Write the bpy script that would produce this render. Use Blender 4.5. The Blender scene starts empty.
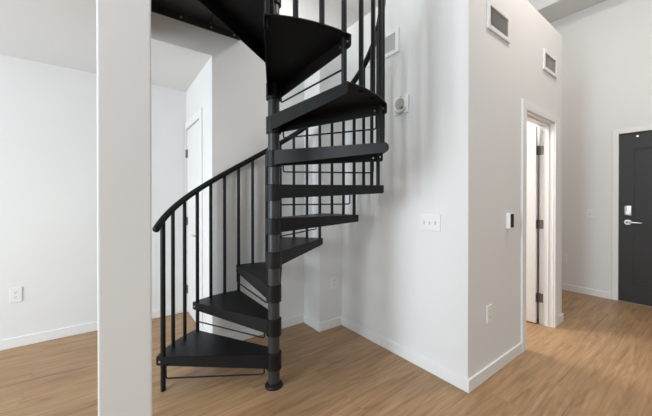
import bpy, bmesh, math, random
from mathutils import Vector, Matrix

random.seed(7)
S = bpy.context.scene
COL = S.collection
PI = math.pi
R = math.radians

# ------------------------------------------------------------------ camera
cam_data = bpy.data.cameras.new('camera')
cam = bpy.data.objects.new('camera', cam_data)
COL.objects.link(cam)
cam.location = (0, 0, 1.26)
cam.rotation_euler = (R(90 - 0.2717), 0, R(-36.467))
cam_data.sensor_width = 36
cam_data.lens = 293.31 / 652 * 36
cam_data.shift_y = -(208 - 200.87) / 652
cam_data.clip_start = 0.05
S.camera = cam

# ------------------------------------------------------------------ world
w = bpy.data.worlds.new('world')
S.world = w
w.use_nodes = True
bg = w.node_tree.nodes['Background']
bg.inputs['Color'].default_value = (0.80, 0.90, 1.0, 1)
bg.inputs['Strength'].default_value = 0.15

# ------------------------------------------------------------------ lights
def area(name, loc, rot, sx, sy, power, col):
    l = bpy.data.lights.new(name, 'AREA')
    l.shape = 'RECTANGLE'
    l.size, l.size_y = sx, sy
    l.energy = power
    l.color = col
    o = bpy.data.objects.new(name, l)
    o.location = loc
    o.rotation_euler = rot
    COL.objects.link(o)
    return o

DAY = (0.85, 0.935, 1.0)
WARM = (1.0, 0.91, 0.82)
# daylight through the windows: panels stand in the openings and face the room
area('window_light_low', (-3.22, 2.35, 1.15), (0, R(-90), 0), 1.7, 0.8, 54, (0.79, 0.915, 1.0))
area('window_light_tall', (-3.22, 0.65, 2.4), (0, R(-90), 0), 3.0, 1.0, 155, DAY)
area('window_light_rear', (0.2, -3.22, 2.1), (R(90), 0, 0), 2.4, 3.4, 22, DAY)  # soft fill added behind the camera, in an unseen opening
area('bath_ceiling_light', (2.7, 2.2, 2.78), (0, 0, 0), 0.5, 0.5, 50, (1.0, 0.97, 0.93))
area('hall_ceiling_light', (2.7, 0.35, 4.24), (0, 0, 0), 0.6, 0.6, 46, WARM)  # unseen warm fill, added to brighten the entry and hall walls
area('loft_ceiling_light', (1.3, 2.9, 4.24), (0, 0, 0), 0.8, 0.6, 23, (1.0, 0.95, 0.88))  # unseen fill, added to lift the dark loft

S.view_settings.view_transform = 'Standard'
S.view_settings.look = 'None'
S.view_settings.gamma = 1.0
S.view_settings.use_curve_mapping = False
S.view_settings.exposure = 0.0

# ------------------------------------------------------------------ materials
def mat(name, col, rough=0.5, metal=0.0, spec=0.5, bump=0.0, bscale=200.0, var=0.0, vscale=3.0):
    m = bpy.data.materials.new(name)
    m.use_nodes = True
    nt = m.node_tree
    b = nt.nodes['Principled BSDF']
    b.inputs['Base Color'].default_value = (*col, 1)
    b.inputs['Roughness'].default_value = rough
    b.inputs['Metallic'].default_value = metal
    b.inputs['Specular IOR Level'].default_value = spec
    tc = nt.nodes.new('ShaderNodeTexCoord')
    if bump:
        n = nt.nodes.new('ShaderNodeTexNoise')
        n.inputs['Scale'].default_value = bscale
        nt.links.new(tc.outputs['Object'], n.inputs['Vector'])
        bp = nt.nodes.new('ShaderNodeBump')
        bp.inputs['Strength'].default_value = bump
        bp.inputs['Distance'].default_value = 0.002
        nt.links.new(n.outputs['Fac'], bp.inputs['Height'])
        nt.links.new(bp.outputs['Normal'], b.inputs['Normal'])
    if var:
        n = nt.nodes.new('ShaderNodeTexNoise')
        n.inputs['Scale'].default_value = vscale
        n.inputs['Detail'].default_value = 4
        nt.links.new(tc.outputs['Object'], n.inputs['Vector'])
        r = nt.nodes.new('ShaderNodeValToRGB')
        r.color_ramp.elements[0].position = 0.3
        r.color_ramp.elements[1].position = 0.7
        r.color_ramp.elements[0].color = (*[c * (1 - var) for c in col], 1)
        r.color_ramp.elements[1].color = (*[min(1, c * (1 + var)) for c in col], 1)
        nt.links.new(n.outputs['Fac'], r.inputs['Fac'])
        nt.links.new(r.outputs['Color'], b.inputs['Base Color'])
    return m

M = {}
M['paint'] = mat('wall_paint', (0.80, 0.80, 0.795), 0.75, spec=0.25, bump=0.08, bscale=350, var=0.008, vscale=1.5)
M['ceil'] = mat('ceiling_paint', (0.82, 0.82, 0.815), 0.9, spec=0.1, bump=0.05, bscale=250)
M['trim'] = mat('trim_paint', (0.84, 0.84, 0.835), 0.42, spec=0.3, var=0.006, vscale=2)
M['door'] = mat('door_paint', (0.83, 0.83, 0.82), 0.45, spec=0.3, var=0.006, vscale=2)
M['black'] = mat('black_steel', (0.007, 0.007, 0.008), 0.45, spec=0.28, bump=0.10, bscale=420, var=0.15, vscale=6)
M['pole'] = mat('black_pole_steel', (0.030, 0.031, 0.033), 0.34, spec=0.5, bump=0.04, bscale=300)
M['tread'] = mat('black_tread_steel', (0.007, 0.007, 0.008), 0.45, spec=0.25, bump=0.12, bscale=300, var=0.2, vscale=9)
M['rail'] = mat('black_rail', (0.006, 0.006, 0.007), 0.5, spec=0.25, bump=0.04, bscale=120)
M['zinc'] = mat('zinc_bolt', (0.75, 0.75, 0.76), 0.3, metal=1.0, bump=0.03)
M['nickel'] = mat('satin_nickel', (0.60, 0.60, 0.59), 0.36, metal=1.0, bump=0.02, bscale=500)
M['hinge'] = mat('hinge_metal', (0.22, 0.21, 0.20), 0.4, metal=0.8, bump=0.02)
M['entry'] = mat('charcoal_door', (0.036, 0.036, 0.037), 0.5, spec=0.35, bump=0.04, bscale=90, var=0.05)
M['plastic'] = mat('white_plastic', (0.845, 0.845, 0.835), 0.35, spec=0.5, bump=0.01)
M['slot'] = mat('dark_slot', (0.10, 0.10, 0.10), 0.6, bump=0.01)
M['screen'] = mat('black_glass', (0.01, 0.01, 0.011), 0.12, bump=0.005)
M['ventgray'] = mat('vent_louvre', (0.60, 0.60, 0.59), 0.5, bump=0.02)
M['ventdark'] = mat('vent_back', (0.40, 0.40, 0.395), 0.8, bump=0.02)
M['speaker'] = mat('speaker_grille', (0.42, 0.42, 0.41), 0.7, bump=0.3, bscale=500)
M['thresh'] = mat('threshold', (0.30, 0.28, 0.25), 0.4, metal=0.6, bump=0.02)

def glass():
    m = bpy.data.materials.new('window_glass')
    m.use_nodes = True
    nt = m.node_tree
    b = nt.nodes['Principled BSDF']
    b.inputs['Base Color'].default_value = (0.95, 0.98, 0.97, 1)
    b.inputs['Transmission Weight'].default_value = 1.0
    b.inputs['Roughness'].default_value = 0.0
    b.inputs['IOR'].default_value = 1.45
    return m
M['glass'] = glass()

def oak():
    m = bpy.data.materials.new('oak_plank')
    m.use_nodes = True
    nt = m.node_tree
    N, L = nt.nodes, nt.links
    b = N['Principled BSDF']
    tc = N.new('ShaderNodeTexCoord')
    br = N.new('ShaderNodeTexBrick')
    br.offset = 0.37
    br.inputs['Scale'].default_value = 1.0
    br.inputs['Brick Width'].default_value = 1.22
    br.inputs['Row Height'].default_value = 0.18
    br.inputs['Mortar Size'].default_value = 0.0008
    br.inputs['Mortar Smooth'].default_value = 0.2
    br.inputs['Bias'].default_value = 0.0
    br.inputs['Color1'].default_value = (0, 0, 0, 1)
    br.inputs['Color2'].default_value = (1, 1, 1, 1)
    br.inputs['Mortar'].default_value = (0.5, 0.5, 0.5, 1)
    L.new(tc.outputs['Object'], br.inputs['Vector'])
    # offset the grain on every plank
    add = N.new('ShaderNodeVectorMath'); add.operation = 'MULTIPLY_ADD'
    add.inputs[1].default_value = (7.3, 3.1, 5.7)
    L.new(br.outputs['Color'], add.inputs[0])
    L.new(tc.outputs['Object'], add.inputs[2])
    mp = N.new('ShaderNodeMapping')
    mp.inputs['Scale'].default_value = (0.8, 13, 1)
    L.new(add.outputs['Vector'], mp.inputs['Vector'])
    n1 = N.new('ShaderNodeTexNoise')
    n1.inputs['Scale'].default_value = 1.6
    n1.inputs['Detail'].default_value = 9
    n1.inputs['Roughness'].default_value = 0.6
    n1.inputs['Distortion'].default_value = 1.5
    L.new(mp.outputs['Vector'], n1.inputs['Vector'])
    mp2 = N.new('ShaderNodeMapping')
    mp2.inputs['Scale'].default_value = (3, 120, 1)
    L.new(add.outputs['Vector'], mp2.inputs['Vector'])
    n2 = N.new('ShaderNodeTexNoise')
    n2.inputs['Scale'].default_value = 2.0
    n2.inputs['Detail'].default_value = 3
    L.new(mp2.outputs['Vector'], n2.inputs['Vector'])
    ramp = N.new('ShaderNodeValToRGB')
    e = ramp.color_ramp.elements
    e[0].position = 0.30; e[0].color = (0.300, 0.170, 0.083, 1)
    e[1].position = 0.72; e[1].color = (0.57, 0.360, 0.192, 1)
    k = ramp.color_ramp.elements.new(0.5); k.color = (0.455, 0.275, 0.141, 1)
    L.new(n1.outputs['Fac'], ramp.inputs['Fac'])
    mx = N.new('ShaderNodeMix'); mx.data_type = 'RGBA'; mx.blend_type = 'MULTIPLY'
    mx.inputs['Factor'].default_value = 0.32
    L.new(ramp.outputs['Color'], mx.inputs[6])
    L.new(n2.outputs['Color'], mx.inputs[7])
    # cathedral figure: fine rings drawn out along the plank
    mp3 = N.new('ShaderNodeMapping')
    mp3.inputs['Scale'].default_value = (0.55, 5.5, 1)
    L.new(add.outputs['Vector'], mp3.inputs['Vector'])
    n3 = N.new('ShaderNodeTexNoise')
    n3.inputs['Scale'].default_value = 1.0
    n3.inputs['Detail'].default_value = 1.5
    n3.inputs['Distortion'].default_value = 0.4
    L.new(mp3.outputs['Vector'], n3.inputs['Vector'])
    m3 = N.new('ShaderNodeMath'); m3.operation = 'MULTIPLY'; m3.inputs[1].default_value = 110.0
    L.new(n3.outputs['Fac'], m3.inputs[0])
    m4 = N.new('ShaderNodeMath'); m4.operation = 'SINE'
    L.new(m3.outputs[0], m4.inputs[0])
    r3 = N.new('ShaderNodeMapRange')
    r3.inputs['From Min'].default_value = -1.0
    r3.inputs['To Min'].default_value = 0.90
    r3.inputs['To Max'].default_value = 1.05
    L.new(m4.outputs[0], r3.inputs['Value'])
    mx3 = N.new('ShaderNodeMix'); mx3.data_type = 'RGBA'; mx3.blend_type = 'MULTIPLY'
    mx3.inputs['Factor'].default_value = 0.9
    L.new(mx.outputs[2], mx3.inputs[6])
    L.new(r3.outputs['Result'], mx3.inputs[7])
    # plank to plank tone
    mr = N.new('ShaderNodeMapRange')
    mr.inputs['To Min'].default_value = 0.975
    mr.inputs['To Max'].default_value = 1.035
    L.new(br.outputs['Color'], mr.inputs['Value'])
    hs = N.new('ShaderNodeHueSaturation')
    L.new(mr.outputs['Result'], hs.inputs['Value'])
    L.new(mx3.outputs[2], hs.inputs['Color'])
    mo = N.new('ShaderNodeMix'); mo.data_type = 'RGBA'
    L.new(br.outputs['Fac'], mo.inputs['Factor'])
    L.new(hs.outputs['Color'], mo.inputs[6])
    mo.inputs[7].default_value = (0.27, 0.17, 0.09, 1)
    L.new(mo.outputs[2], b.inputs['Base Color'])
    b.inputs['Roughness'].default_value = 0.42
    b.inputs['Specular IOR Level'].default_value = 0.4
    bp = N.new('ShaderNodeBump')
    bp.inputs['Strength'].default_value = 0.12
    bp.inputs['Distance'].default_value = 0.002
    L.new(n2.outputs['Fac'], bp.inputs['Height'])
    L.new(bp.outputs['Normal'], b.inputs['Normal'])
    return m
M['oak'] = oak()

# ------------------------------------------------------------------ mesh helpers
class MB:
    """collects shapes and links them as one mesh object"""
    def __init__(self):
        self.bm = bmesh.new()

    def box(self, x0, x1, y0, y1, z0, z1, bevel=0.0, seg=2):
        if x0 > x1: x0, x1 = x1, x0
        if y0 > y1: y0, y1 = y1, y0
        if z0 > z1: z0, z1 = z1, z0
        r = bmesh.ops.create_cube(self.bm, size=1.0)
        vs = r['verts']
        for v in vs:
            v.co = Vector((x0 + (v.co.x + .5) * (x1 - x0), y0 + (v.co.y + .5) * (y1 - y0), z0 + (v.co.z + .5) * (z1 - z0)))
        if bevel:
            es = list({e for v in vs for e in v.link_edges})
            bmesh.ops.bevel(self.bm, geom=es, offset=bevel, segments=seg, affect='EDGES', profile=0.6)
        return self

    def cyl(self, a, b, r0, r1=None, seg=20, caps=True):
        a, b = Vector(a), Vector(b)
        if r1 is None: r1 = r0
        d = b - a
        q = d.to_track_quat('Z', 'Y').to_matrix().to_4x4()
        mtx = Matrix.Translation((a + b) / 2) @ q
        bmesh.ops.create_cone(self.bm, cap_ends=caps, cap_tris=False, segments=seg, radius1=r0, radius2=r1, depth=d.length, matrix=mtx)
        return self

    def tube(self, pts, r, seg=10, closed_ends=True):
        pts = [Vector(p) for p in pts]
        rings = []
        n = len(pts)
        up = Vector((0, 0, 1))
        for i, p in enumerate(pts):
            t = (pts[min(i + 1, n - 1)] - pts[max(i - 1, 0)]).normalized()
            rr = r[i] if isinstance(r, (list, tuple)) else r
            ref = up if abs(t.z) < 0.95 else Vector((1, 0, 0))
            if i and abs(t.dot(prev_x)) < 0.98:
                x = (prev_x - t * prev_x.dot(t)).normalized()
            else:
                x = ref.cross(t).normalized()
            prev_x = x
            y = t.cross(x)
            rings.append([self.bm.verts.new(p + x * rr * math.cos(2 * PI * k / seg) + y * rr * math.sin(2 * PI * k / seg)) for k in range(seg)])
        for i in range(n - 1):
            for k in range(seg):
                self.bm.faces.new((rings[i][k], rings[i][(k + 1) % seg], rings[i + 1][(k + 1) % seg], rings[i + 1][k]))
        if closed_ends:
            self.bm.faces.new(rings[0][::-1])
            self.bm.faces.new(rings[-1])
        return self

    def prism(self, poly, vec):
        """polygon (3D points) extruded along vec"""
        vec = Vector(vec)
        a = [self.bm.verts.new(Vector(p)) for p in poly]
        b = [self.bm.verts.new(Vector(p) + vec) for p in poly]
        self.bm.faces.new(a[::-1]); self.bm.faces.new(b)
        n = len(a)
        for i in range(n):
            self.bm.faces.new((a[i], a[(i + 1) % n], b[(i + 1) % n], b[i]))
        return self

    def lathe(self, profile, cx, cy, seg=32):
        """(r, z) profile turned about the vertical axis"""
        rings = []
        for r, z in profile:
            rings.append([self.bm.verts.new((cx + r * math.cos(2 * PI * k / seg), cy + r * math.sin(2 * PI * k / seg), z)) for k in range(seg)])
        for i in range(len(rings) - 1):
            for k in range(seg):
                self.bm.faces.new((rings[i][k], rings[i][(k + 1) % seg], rings[i + 1][(k + 1) % seg], rings[i + 1][k]))
        self.bm.faces.new(rings[0][::-1]); self.bm.faces.new(rings[-1])
        return self

    def build(self, name, material, parent=None, smooth=False):
        bmesh.ops.recalc_face_normals(self.bm, faces=self.bm.faces)
        me = bpy.data.meshes.new(name)
        self.bm.to_mesh(me); self.bm.free()
        if smooth:
            me.polygons.foreach_set('use_smooth', [True] * len(me.polygons))
            try:
                me.set_sharp_from_angle(angle=R(40))
            except Exception:
                pass
        me.materials.append(material)
        o = bpy.data.objects.new(name, me)
        COL.objects.link(o)
        if parent is not None:
            o.parent = parent
        return o

def struct(o):
    o['kind'] = 'structure'
    return o

def empty(name, loc=(0, 0, 0), rz=0):
    o = bpy.data.objects.new(name, None)
    o.empty_display_size = 0.1
    o.location = loc
    o.rotation_euler = (0, 0, rz)
    COL.objects.link(o)
    return o

def thing(name, label, cat, loc=(0, 0, 0), rz=0, group=None):
    o = empty(name, loc, rz)
    o['label'] = label; o['category'] = cat
    if group: o['group'] = group
    return o

# ------------------------------------------------------------------ measured planes
XW, XE = -3.2, 5.10            # window side, entry wall
YR, YL = -3.2, 3.585           # wall behind the camera, back wall
XA, YB = 1.885, 0.988          # stair wall face, hall wall face
XBE = 3.761                    # end of the hall wall
XP, YP = 1.612, 2.283          # pier
YK, XD = 2.558, 0.698           # closet front, closet side with the door
ZLOW, ZLOFT, ZBOX, ZC = 2.47, 2.735, 2.94, 4.30
T = 0.115

# ------------------------------------------------------------------ room shell
struct(MB().box(XW - .15, XE + .15, YR - .15, YL + .15, -0.1, 0).build('floor', M['oak']))
struct(MB().box(XW - .15, XE + .15, YR - .15, YL + .15, ZC, ZC + .1).build('ceiling', M['ceil']))
struct(MB().box(XW - .15, XE + .15, YL, YL + .15, 0, ZC).build('wall_back', M['paint']))
# window wall with two openings
W1 = (1.95, 2.75, 0.30, 2.00)
W2 = (0.15, 1.15, 0.90, 3.90)
m = MB()
X0, X1 = XW - .15, XW
m.box(X0, X1, YR, W2[0], 0, ZC); m.box(X0, X1, W2[1], W1[0], 0, ZC); m.box(X0, X1, W1[1], YL, 0, ZC)
m.box(X0, X1, W2[0], W2[1], 0, W2[2]); m.box(X0, X1, W2[0], W2[1], W2[3], ZC)
m.box(X0, X1, W1[0], W1[1], 0, W1[2]); m.box(X0, X1, W1[0], W1[1], W1[3], ZC)
struct(m.build('wall_left', M['paint']))
# wall behind the camera with one tall opening
W3 = (-1.0, 1.4, 0.40, 3.80)
m = MB()
m.box(XW - .15, W3[0], YR - .15, YR, 0, ZC); m.box(W3[1], XE + .15, YR - .15, YR, 0, ZC)
m.box(W3[0], W3[1], YR - .15, YR, 0, W3[2]); m.box(W3[0], W3[1], YR - .15, YR, W3[3], ZC)
struct(m.build('wall_rear', M['paint']))

def window(n, axis, c, lo, hi, z0, z1, cols, rows):
    f = MB(); t = 0.05
    def bx(a0, a1, za, zb, d0, d1, mb):
        if axis == 'x': mb.box(c + d0, c + d1, a0, a1, za, zb)
        else: mb.box(a0, a1, c + d0, c + d1, za, zb)
    bx(lo, lo + t, z0, z1, -.11, -.05, f); bx(hi - t, hi, z0, z1, -.11, -.05, f)
    bx(lo + t, hi - t, z0, z0 + t, -.11, -.05, f); bx(lo + t, hi - t, z1 - t, z1, -.11, -.05, f)
    for k in range(1, cols):
        a = lo + (hi - lo) * k / cols
        bx(a - .02, a + .02, z0 + t, z1 - t, -.11, -.05, f)
    for k in range(1, rows):
        z = z0 + (z1 - z0) * k / rows
        bx(lo + t, hi - t, z - .02, z + .02, -.105, -.055, f)
    fr = struct(f.build('window_%d' % n, M['trim']))
    g = MB(); bx(lo + t, hi - t, z0 + t, z1 - t, -.083, -.077, g)
    g.build('pane', M['glass'], fr)
window(1, 'x', XW, *W1[:2], W1[2], W1[3], 2, 1)
window(2, 'x', XW, *W2[:2], W2[2], W2[3], 3, 2)
window(3, 'y', YR, *W3[:2], W3[2], W3[3], 3, 2)  # unseen window, added to hold the rear fill

# entry wall with the entry door opening
ED = (-0.139, 0.775, 2.075)
m = MB()
m.box(XE, XE + .15, YR, ED[0], 0, ZC); m.box(XE, XE + .15, ED[1], YL, 0, ZC); m.box(XE, XE + .15, ED[0], ED[1], ED[2], ZC)
struct(m.build('wall_entry', M['paint']))
struct(MB().box(4.626, XE, YR, YL, 3.795, ZC).build('ceiling_soffit', M['ceil']))

# bathroom block: stair wall with its pier, hall wall with a door opening
BD = (2.785, 3.522, 2.02)
m = MB()
m.prism([(XA, YB, 0), (XA + T, YB, 0), (XA + T, YK, 0), (XP, YK, 0), (XP, YP, 0), (XA, YP, 0)], (0, 0, ZBOX))
struct(m.build('wall_stair', M['paint']))
m = MB()
m.box(XA + T, BD[0], YB, YB + T, 0, ZBOX); m.box(BD[1], XBE, YB, YB + T, 0, ZBOX); m.box(BD[0], BD[1], YB, YB + T, BD[2], ZBOX)
struct(m.build('wall_hall', M['paint']))
struct(MB().box(XBE - T, XBE, YB + T, YL, 0, ZBOX).build('wall_bath', M['paint']))
struct(MB().box(XA + T, XBE - T, YB + T, YL, ZBOX - .12, ZBOX).build('ceiling_bath', M['ceil']))
# closet block under the loft
m = MB()
m.box(XD, 0.96, YK, YK + T, 0, ZLOW); m.box(0.96, XA + T, YK, YK + T, 0, ZBOX)
struct(m.build('wall_closet', M['paint']))
CD = (2.955, 3.56, 2.036)
m = MB()
m.box(XD, XD + T, YK + T, CD[0], 0, ZLOW); m.box(XD, XD + T, CD[1], YL, 0, ZLOW); m.box(XD, XD + T, CD[0], CD[1], CD[2], ZLOW)
struct(m.build('wall_passage', M['paint']))
# loft floor slab, its underside is the low ceiling
m = MB()
m.prism([(XW, 1.30, ZLOW), (0.131, 1.30, ZLOW), (0.131, YK, ZLOW), (0.96, YK, ZLOW), (0.96, YL, ZLOW), (XW, YL, ZLOW)], (0, 0, ZLOFT - ZLOW))
m.box(0.96, XA + T, YK + T, YL, ZLOW, ZLOFT)
struct(m.build('ceiling_low', M['paint']))
# square column in front, carrying the corner of the loft
struct(MB().box(-0.034, 0.131, 1.30, 1.465, 0, ZLOW, bevel=0.006).build('wall_column', M['paint']))

# ------------------------------------------------------------------ baseboards
BH, BT = 0.085, 0.014
def baseboard(side, runs):
    m = MB()
    for (x0, x1, y0, y1) in runs:
        m.box(x0, x1, y0, y1, 0, BH, bevel=0.003, seg=1)
    struct(m.build('baseboard_' + side, M['trim']))
baseboard('back', [(XW + BT, XD, YL - BT, YL)])
baseboard('left', [(XW, XW + BT, YR + BT, YL)])
baseboard('rear', [(XW, XE, YR, YR + BT)])
baseboard('passage', [(XD - BT, XD, YK, 2.866)])
baseboard('closet', [(XD - BT, XP - BT, YK - BT, YK)])
baseboard('pier', [(XP - BT, XP, YP - BT, YK), (XP, XA - BT, YP - BT, YP)])
baseboard('stair', [(XA - BT, XA, YB - BT, YP)])
baseboard('hall', [(XA, BD[0] - .065, YB - BT, YB), (BD[1] + .12, XBE + BT, YB - BT, YB), (XBE, XBE + BT, YB, 2.0)])
baseboard('entry', [(XE - BT, XE, ED[1] + .055, YL), (XE - BT, XE, YR + BT, ED[0] - .055)])

# ------------------------------------------------------------------ doors
# entry door: charcoal slab with two recessed panels
y0, y1, zt = ED[0] + .012, ED[1] - .004, ED[2] - .004
xf = XE + 0.012
m = MB()
def rail(a, b, za, zb): m.box(xf, xf + .045, a, b, za, zb)
st = 0.13
rail(y1 - st, y1, .006, zt); rail(y0, y0 + st, .006, zt)
rail(y0 + st, y1 - st, .006, .22); rail(y0 + st, y1 - st, .86, 1.00); rail(y0 + st, y1 - st, zt - .20, zt)
m.box(xf + .012, xf + .035, y0 + st, y1 - st, .22, .86); m.box(xf + .012, xf + .035, y0 + st, y1 - st, 1.00, zt - .20)
door1 = struct(m.build('door_1', M['entry']))
m = MB()
cw = .052
m.box(XE - .016, XE + .02, ED[1] - .004, ED[1] + cw, 0, ED[2] + cw, bevel=.003, seg=1)
m.box(XE - .016, XE + .02, ED[0] - cw, ED[0] + .008, 0, ED[2] + cw, bevel=.003, seg=1)
m.box(XE - .016, XE + .02, ED[0] + .008, ED[1] - .004, ED[2] - .004, ED[2] + cw, bevel=.003, seg=1)
m.build('door_frame', M['trim'], door1)
MB().box(XE, XE + .10, ED[0] + .01, ED[1] - .004, 0, .006).build('threshold', M['thresh'], door1)
m = MB()
m.cyl((xf, .690, .982), (xf - .012, .690, .982), .034, .031, 28)
m.cyl((xf - .012, .690, .982), (xf - .045, .690, .982), .013, .011, 16)
m.tube([(xf - .045, .702, .982), (xf - .048, .685, .982), (xf - .048, .64, .981), (xf - .046, .585, .979), (xf - .043, .568, .979)], [.010, .0115, .0105, .008, .006], 12)
m.build('lever_handle', M['nickel'], door1, True)
lock = MB().box(xf - .022, xf, .655, .725, 1.062, 1.185, bevel=.012, seg=3).build('electronic_lock', M['nickel'], door1, True)
m = MB()
m.cyl((xf - .022, .690, 1.095), (xf - .034, .690, 1.095), .017, .015, 20)
m.build('lock_cylinder', M['nickel'], lock, True)
m = MB()
for r_ in range(4):
    for c_ in range(2):
        m.cyl((xf - .021, .679 + c_ * .022, 1.128 + r_ * .013), (xf - .025, .679 + c_ * .022, 1.128 + r_ * .013), .0045, .004, 10)
m.build('keypad', M['slot'], lock, True)
MB().cyl((xf, .612, 2.022), (xf - .006, .612, 2.022), .012, .010, 18).build('peephole', M['nickel'], door1, True)

# hall door: white slab standing open into the lit room behind the hall wall
def hinge(parent, x, y, z, dx, dy):
    m = MB()
    m.cyl((x, y, z - .045), (x, y, z + .045), .007, seg=12)
    m.cyl((x, y, z + .045), (x, y, z + .050), .005, .002, 10)
    if dx: m.box(x, x + dx, y - .0015, y + .0015, z - .045, z + .045)
    if dy: m.box(x - .0015, x + .0015, y, y + dy, z - .045, z + .045)
    return m.build('hinge', M['hinge'], parent, True)
hx, hy = BD[1] - .018, YB + T + .012
m = MB()
m.box(hx - .049, hx - .010, hy + .004, hy + .72, .012, BD[2] - .025, bevel=.002, seg=1)
door2 = struct(m.build('door_2', M['door']))
m = MB()
cw = .065
# jamb lining and stops
m.box(BD[0] - .001, BD[0] + .018, YB - .001, YB + T + .001, 0, BD[2]); m.box(BD[1] - .018, BD[1] + .001, YB - .001, YB + T + .001, 0, BD[2])
m.box(BD[0] + .018, BD[1] - .018, YB - .001, YB + T + .001, BD[2] - .018, BD[2])
m.box(BD[1] - .030, BD[1] - .018, YB + .035, YB + .07, 0, BD[2] - .018); m.box(BD[0] + .018, BD[0] + .03, YB + .035, YB + .07, 0, BD[2] - .018)
m.box(BD[0] + .018, BD[1] - .018, YB + .035, YB + .07, BD[2] - .03, BD[2] - .018)
for (a, b) in ((BD[0] - cw, BD[0] + .012), (BD[1] - .012, BD[1] + cw + .05)):
    m.box(a, b, YB - .017, YB, 0, BD[2] + cw, bevel=.003, seg=1)
m.box(BD[0] + .012, BD[1] - .012, YB - .017, YB, BD[2] - .012, BD[2] + cw, bevel=.003, seg=1)
m.build('door_frame', M['trim'], door2)
for z in (.266, 1.01, 1.755):
    m = MB()
    m.cyl((hx - .006, hy - .006, z - .045), (hx - .006, hy - .006, z + .045), .008, seg=12)
    m.box(hx - .002, hx, hy - .045, hy - .006, z - .045, z + .045)
    m.box(hx - .049, hx - .006, hy + .0015, hy + .004, z - .045, z + .045)
    m.build('hinge', M['hinge'], door2, True)

# passage door in the side of the closet block
m = MB()
m.box(XD + .004, XD + .04, CD[0] + .004, CD[1] - .004, .01, CD[2] - .004, bevel=.002, seg=1)
door3 = struct(m.build('door_3', M['door']))
m = MB()
m.box(XD - .014, XD, CD[0] - .085, CD[0], 0, CD[2] + .08, bevel=.003, seg=1)
m.box(XD - .014, XD, CD[0], CD[1] + .0, CD[2], CD[2] + .08, bevel=.003, seg=1)
m.box(XD - .014, XD, CD[1], YL - BT, 0, CD[2] + .08, bevel=.002, seg=1)
m.box(XD + .041, XD + .055, CD[0], CD[1], .0, CD[2])
m.build('door_frame', M['trim'], door3)
for z in (.26, 1.02, 1.77):
    m = MB()
    m.cyl((XD - .006, CD[1] - .002, z - .045), (XD - .006, CD[1] - .002, z + .045), .008, seg=12)
    m.box(XD - .001, XD + .005, CD[1] - .036, CD[1] - .004, z - .045, z + .045)
    m.build('hinge', M['hinge'], door3, True)
m = MB()
ly, lz = 3.0, .91
m.cyl((XD + .004, ly, lz), (XD - .008, ly, lz), .030, .027, 24)
m.cyl((XD - .008, ly, lz), (XD - .045, ly, lz), .011, .010, 14)
m.tube([(XD - .045, ly - .01, lz), (XD - .046, ly + .03, lz), (XD - .044, ly + .10, lz), (XD - .040, ly + .115, lz)], [.010, .010, .008, .006], 12)
m.build('lever_handle', M['nickel'], door3, True)

# ------------------------------------------------------------------ spiral staircase
CX, CY = 0.894, 1.803
TH0, DTH, RISE, Z0 = R(147.723), R(29.60), 0.226, 0.004
RT, RB = 0.761, 0.723          # tread radius, baluster radius
NT = 11
stair = thing('spiral_staircase', 'black steel spiral staircase on the oak floor, winding up to the loft', 'staircase', (CX, CY, 0))

def th(k): return TH0 - DTH * (k - 1)
def zk(k): return Z0 + RISE * k
def P(r, a, z): return (r * math.cos(a), r * math.sin(a), z)

m = MB()
m.lathe([(.060, 0), (.060, .010), (.056, .016), (.044, .020), (.042, .030)], 0, 0, 40)
m.build('base_plate', M['black'], stair, True)
m = MB()
m.lathe([(.039, .018), (.039, 3.70), (.034, 3.72), (.012, 3.73)], 0, 0, 36)
m.build('pole', M['pole'], stair, True)

def lip(mb, a_tip, side, rin=.046):
    """turned-down edge plate of a tread along angle a_tip; side = +1 front, -1 rear"""
    u = Vector((math.cos(a_tip), math.sin(a_tip), 0))
    n = Vector((-math.sin(a_tip), math.cos(a_tip), 0)) * side
    p_in = u * .030 + n * .040
    p_out = u * RT + n * .013
    d = (p_out - p_in).normalized()
    L_ = (p_out - p_in).length
    prof = [(0, 0), (L_ - .004, 0), (L_, -.004), (L_, -.046), (L_ - .003, -.053), (L_ - .010, -.057), (0, -.094)]
    nn = Vector((-d.y, d.x, 0)) * side
    mb.prism([p_in + d * s + Vector((0, 0, z)) for s, z in prof], -nn * .006)
    return p_in, p_out, d, nn

# one tread with its hub sleeve and riser bar, then copies turned up the pole
def tread_parts():
    m = MB()
    a0, a1 = 0.0, -DTH
    pi0, po0, d0, n0 = lip(m, a0, +1)
    pi1, po1, d1, n1 = lip(m, a1, -1)
    # top plate with the curved outer edge
    f0, f1 = math.atan2(po0.y, po0.x), math.atan2(po1.y, po1.x)
    arc = [Vector(P(RT, f0 + (f1 - f0) * t / 14, 0)) for t in range(15)]
    poly = [pi0] + arc + [pi1]
    m.prism([p + Vector((0, 0, -.005)) for p in poly], (0, 0, .005))
    return m
def hub_parts():
    m = MB()
    m.lathe([(.046, -.110), (.051, -.108), (.051, -.002), (.048, .001), (.040, .001)], 0, 0, 36)
    return m
def bar_parts():
    m = MB()
    u = Vector((1, 0, 0)); n = Vector((0, 1, 0))
    def q(r, z): return u * r + n * .022 + Vector((0, 0, z))
    pts = [q(.062, -.07), q(.062, -.125), q(.065, -.133), q(.074, -.137), q(.683, -.137), q(.692, -.133), q(.695, -.125), q(.695, -.045)]
    m.tube(pts, .0052, 8)
    return m
def bolt_parts(inner, sr, z):
    u = Vector((1, 0, 0)); n = Vector((0, 1, 0))
    c = u * sr + n * (.0145 - (.0058 if inner else 0)) + Vector((0, 0, z))
    if inner: n = -n
    m = MB()
    m.cyl(c, c + n * .006, .0068, .0055, 12)
    return m

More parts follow.
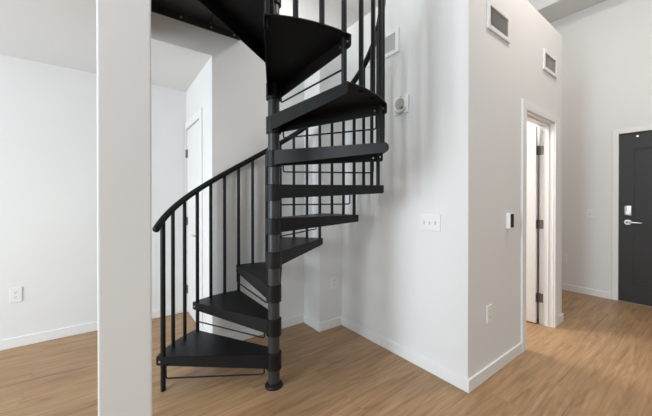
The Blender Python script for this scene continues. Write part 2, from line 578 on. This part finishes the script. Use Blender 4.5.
proto = {}
proto['tread'] = tread_parts().build('tread', M['tread'], stair)
proto['tread'].location = (0, 0, zk(1)); proto['tread'].rotation_euler = (0, 0, th(1))
subs = [hub_parts().build('hub', M['black'], proto['tread'], True), bar_parts().build('riser_bar', M['black'], proto['tread'], True)]
b1 = bolt_parts(False, .738, -.030).build('bolt', M['zinc'], proto['tread'], True)
b2 = bolt_parts(True, .738, -.026).build('bolt', M['zinc'], proto['tread'], True)
b3 = bolt_parts(True, .690, -.034).build('bolt', M['zinc'], proto['tread'], True)
subs += [b1, b2, b3]
for b_ in (b1, b2, b3): b_['label'] = 'bright zinc bolt'
for k in range(2, NT + 1):
    t = proto['tread'].copy(); COL.objects.link(t); t.parent = stair
    t.location = (0, 0, zk(k)); t.rotation_euler = (0, 0, th(k))
    for s_ in subs:
        c = s_.copy(); COL.objects.link(c); c.parent = t

# handrail helix
ZR0 = 1.100
def zrail(k): return ZR0 + RISE * (k - 1) + .036 * (max(0, 3 - k) / 2.28) ** 2
KEND = 12.2
pts, rad = [], []
n = 150
for i in range(n + 1):
    k = 0.72 + (KEND - 0.72) * i / n
    x, y, z = P(RB, th(k), zrail(k))
    pts.append((x, y, z)); rad.append(.0215)
rad[0] = .012
m = MB()
p0, p1 = Vector(pts[0]), Vector(pts[1])
d = (p0 - p1).normalized()
m.tube([p0 + d * .012, p0 + d * .008] + pts, [.006, .015] + [.0215] * len(pts), 14)
m.build('handrail', M['rail'], stair, True)

# balusters: a long one through every tread corner, two short ones between
for k in range(1, NT + 1):
    for j in range(3):
        kk = k + j / 3
        x, y, _ = P(RB, th(kk), 0)
        zt_ = zrail(kk) - .004
        if j == 0:
            zb = 0.0 if k == 1 else zk(k - 1) - .045
            r_ = .0155 if k == 1 else .0132
        else:
            zb = zk(k) - .012; r_ = .0126
        m = MB().cyl((x, y, zb), (x, y, zt_), r_, seg=14)
        m.build('newel' if (k == 1 and j == 0) else 'baluster', M['black'], stair, True)

# landing at the loft: square plate with turned-down edge and ribs
LX0, LX1, LY0, LY1 = .133 - CX, .940 - CX, 1.765 - CY, YK - .004 - CY
zt_ = ZLOFT
m = MB()
m.box(LX0, LX1, LY0, LY1, zt_ - .006, zt_)
for (a, b, c, d_) in ((LX0, LX1, LY0, LY0 + .006), (LX0, LX1, LY1 - .006, LY1), (LX0, LX0 + .006, LY0 + .006, LY1 - .006), (LX1 - .006, LX1, LY0 + .006, LY1 - .006)):
    m.box(a, b, c, d_, zt_ - .064, zt_ - .006)
land = m.build('landing', M['pole'], stair)
for x in (.32, .67):
    MB().box(x - CX - .003, x - CX + .003, LY0 + .006, LY1 - .006, zt_ - .040, zt_ - .006).build('rib', M['black'], land)
for x in (.235, .46, .69, .885):
    m = MB().cyl((x - CX, LY1 - .006, zt_ - .035), (x - CX, LY1 - .012, zt_ - .035), .009, .007, 12)
    b_ = m.build('bolt', M['zinc'], land, True); b_['label'] = 'bright zinc bolt'
MB().lathe([(.040, zt_ - .17), (.051, zt_ - .168), (.051, zt_ - .064), (.04, zt_ - .064)], 0, 0, 36).build('hub', M['black'], land, True)

# ------------------------------------------------------------------ wall fittings
# built facing -Y around the origin (x across, z up), then turned to the wall
def place(t, wall, a, z):
    if wall == 'y': t.location = (a[0], a[1], z)
    else: t.location = (a[0], a[1], z); t.rotation_euler = (0, 0, R(-90))

def plate(parent, w_, h_, name='cover_plate'):
    return MB().box(-w_ / 2, w_ / 2, -.0085, 0, -h_ / 2, h_ / 2, bevel=.003, seg=2).build(name, M['plastic'], parent)

def outlet(label, wall, a, z, grp=None):
    t = thing('power_outlet', label, 'outlet')
    place(t, wall, a, z)
    plate(t, .076, .124)
    for s in (1, -1):
        cz = s * .0205
        f = MB().cyl((0, -.006, cz), (0, -.0095, cz), .0165, .0160, 24).build('socket', M['plastic'], t, True)
        m = MB()
        m.box(-.0075, -.0050, -.0100, -.0090, cz - .001, cz + .008); m.box(.0050, .0075, -.0100, -.0090, cz - .001, cz + .007)
        m.cyl((0, -.0090, cz - .008), (0, -.0100, cz - .008), .0027, seg=10)
        m.build('slot', M['slot'], f)
    MB().cyl((0, -.007, 0), (0, -.0083, 0), .003, seg=10).build('screw', M['plastic'], t)
    return t
outlet('white power outlet low on the long left wall beside the column', 'y', (-.643, YL), .448)
outlet('white power outlet low on the pier behind the spiral stair', 'y', (1.786, YP), .440)
outlet('white power outlet low on the grey hall wall below the thermostat', 'y', (2.172, YB), .447)
outlet('white power outlet on the far entry wall just past the hall corner', 'x', (XE, 1.318), .442)

def switch(label, wall, a, z, gangs):
    t = thing('light_switch', label, 'light switch')
    place(t, wall, a, z)
    w_ = .072 + .046 * (gangs - 1)
    plate(t, w_ + .004, .118)
    for g in range(gangs):
        cx = (g - (gangs - 1) / 2) * .046
        r_ = MB().box(cx - .0065, cx + .0065, -.0095, -.006, -.013, .013, bevel=.001, seg=1).build('surround', M['ventgray'], t)
        m = MB()
        m.prism([(cx - .004, -.008, -.003), (cx - .004, -.008, .007), (cx - .004, -.020, .009), (cx - .004, -.020, .004)], (.008, 0, 0))
        m.build('toggle', M['plastic'], t)
        for s in (1, -1):
            MB().cyl((cx, -.007, s * .030), (cx, -.0083, s * .030), .003, seg=10).build('screw', M['plastic'], t)
    return t
switch('white three gang light switch plate on the bright stair wall', 'x', (XA, 1.27), 1.09, 3)
switch('white single light switch on the entry wall beside the charcoal door', 'x', (XE, 1.042), 1.069, 1)

def vent(label, wall, a, z, iw, ih):
    t = thing('air_vent', label, 'vent')
    place(t, wall, a, z)
    fw = .034
    m = MB()
    W_, H_ = iw / 2 + fw, ih / 2 + fw
    m.box(-W_, -iw / 2, -.012, 0, -H_, H_, bevel=.003, seg=1); m.box(iw / 2, W_, -.012, 0, -H_, H_, bevel=.003, seg=1)
    m.box(-iw / 2, iw / 2, -.012, 0, ih / 2, H_, bevel=.003, seg=1); m.box(-iw / 2, iw / 2, -.012, 0, -H_, -ih / 2, bevel=.003, seg=1)
    m.build('frame', M['trim'], t)
    MB().box(-iw / 2, iw / 2, -.0015, 0, -ih / 2, ih / 2).build('back_panel', M['ventdark'], t)
    m = MB()
    nb = 22
    for i in range(nb):
        x = -iw / 2 + iw * (i + .5) / nb
        m.prism([(x - .0045, -.008, -ih / 2), (x - .0035, -.0085, -ih / 2), (x + .0045, -.003, -ih / 2), (x + .0035, -.0025, -ih / 2)], (0, 0, ih))
    m.build('louvre', M['ventgray'], t)
    return t
vent('white wall vent high on the hall wall, nearest the bright outer corner', 'y', (2.31, YB), 2.562, .29, .133)
vent('white wall vent high on the hall wall above the white door frame', 'y', (3.385, YB), 2.552, .29, .125)
vent('white wall vent high on the stair wall, half behind the balusters', 'x', (XA, 1.735), 2.552, .29, .133)

t = thing('fire_alarm_speaker', 'white square fire alarm speaker with round grey grille on the stair wall', 'fire alarm')
place(t, 'x', (XA, 1.527), 2.012)
m = MB()
m.box(-.070, .070, -.020, 0, -.070, .070, bevel=.005)
m.cyl((0, -.019, .004), (0, -.026, .004), .058, .052, 40)
m.build('housing', M['plastic'], t, True)
m = MB()
m.cyl((-.004, -.025, .008), (-.004, -.029, .008), .046, .044, 36)
m.build('grille', M['speaker'], t, True)
m = MB()
for x_, z_ in ((.006, -.026), (.018, -.030), (.030, -.024)):
    m.box(x_ - .004, x_ + .004, -.0305, -.024, z_ - .007, z_ + .007)
m.build('slot', M['slot'], t)
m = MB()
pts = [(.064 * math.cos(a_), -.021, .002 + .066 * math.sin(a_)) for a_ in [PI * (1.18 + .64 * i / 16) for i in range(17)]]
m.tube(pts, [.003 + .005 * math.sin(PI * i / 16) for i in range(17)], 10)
m.build('lens', M['speaker'], t, True)  # no real lens: grey arc stands for the shadow under the housing
MB().box(-.010, .012, -.020, -.013, .062, .070, bevel=.002, seg=1).build('strobe', M['slot'], t)

t = thing('thermostat', 'small white thermostat with black screen on the grey hall wall', 'thermostat')
place(t, 'y', (2.478, YB), 1.096)
MB().box(-.029, .029, -.030, 0, -.058, .058, bevel=.003).build('housing', M['plastic'], t)
MB().box(-.027, .027, -.033, -.0295, -.050, .054, bevel=.0015, seg=1).build('screen', M['screen'], t)
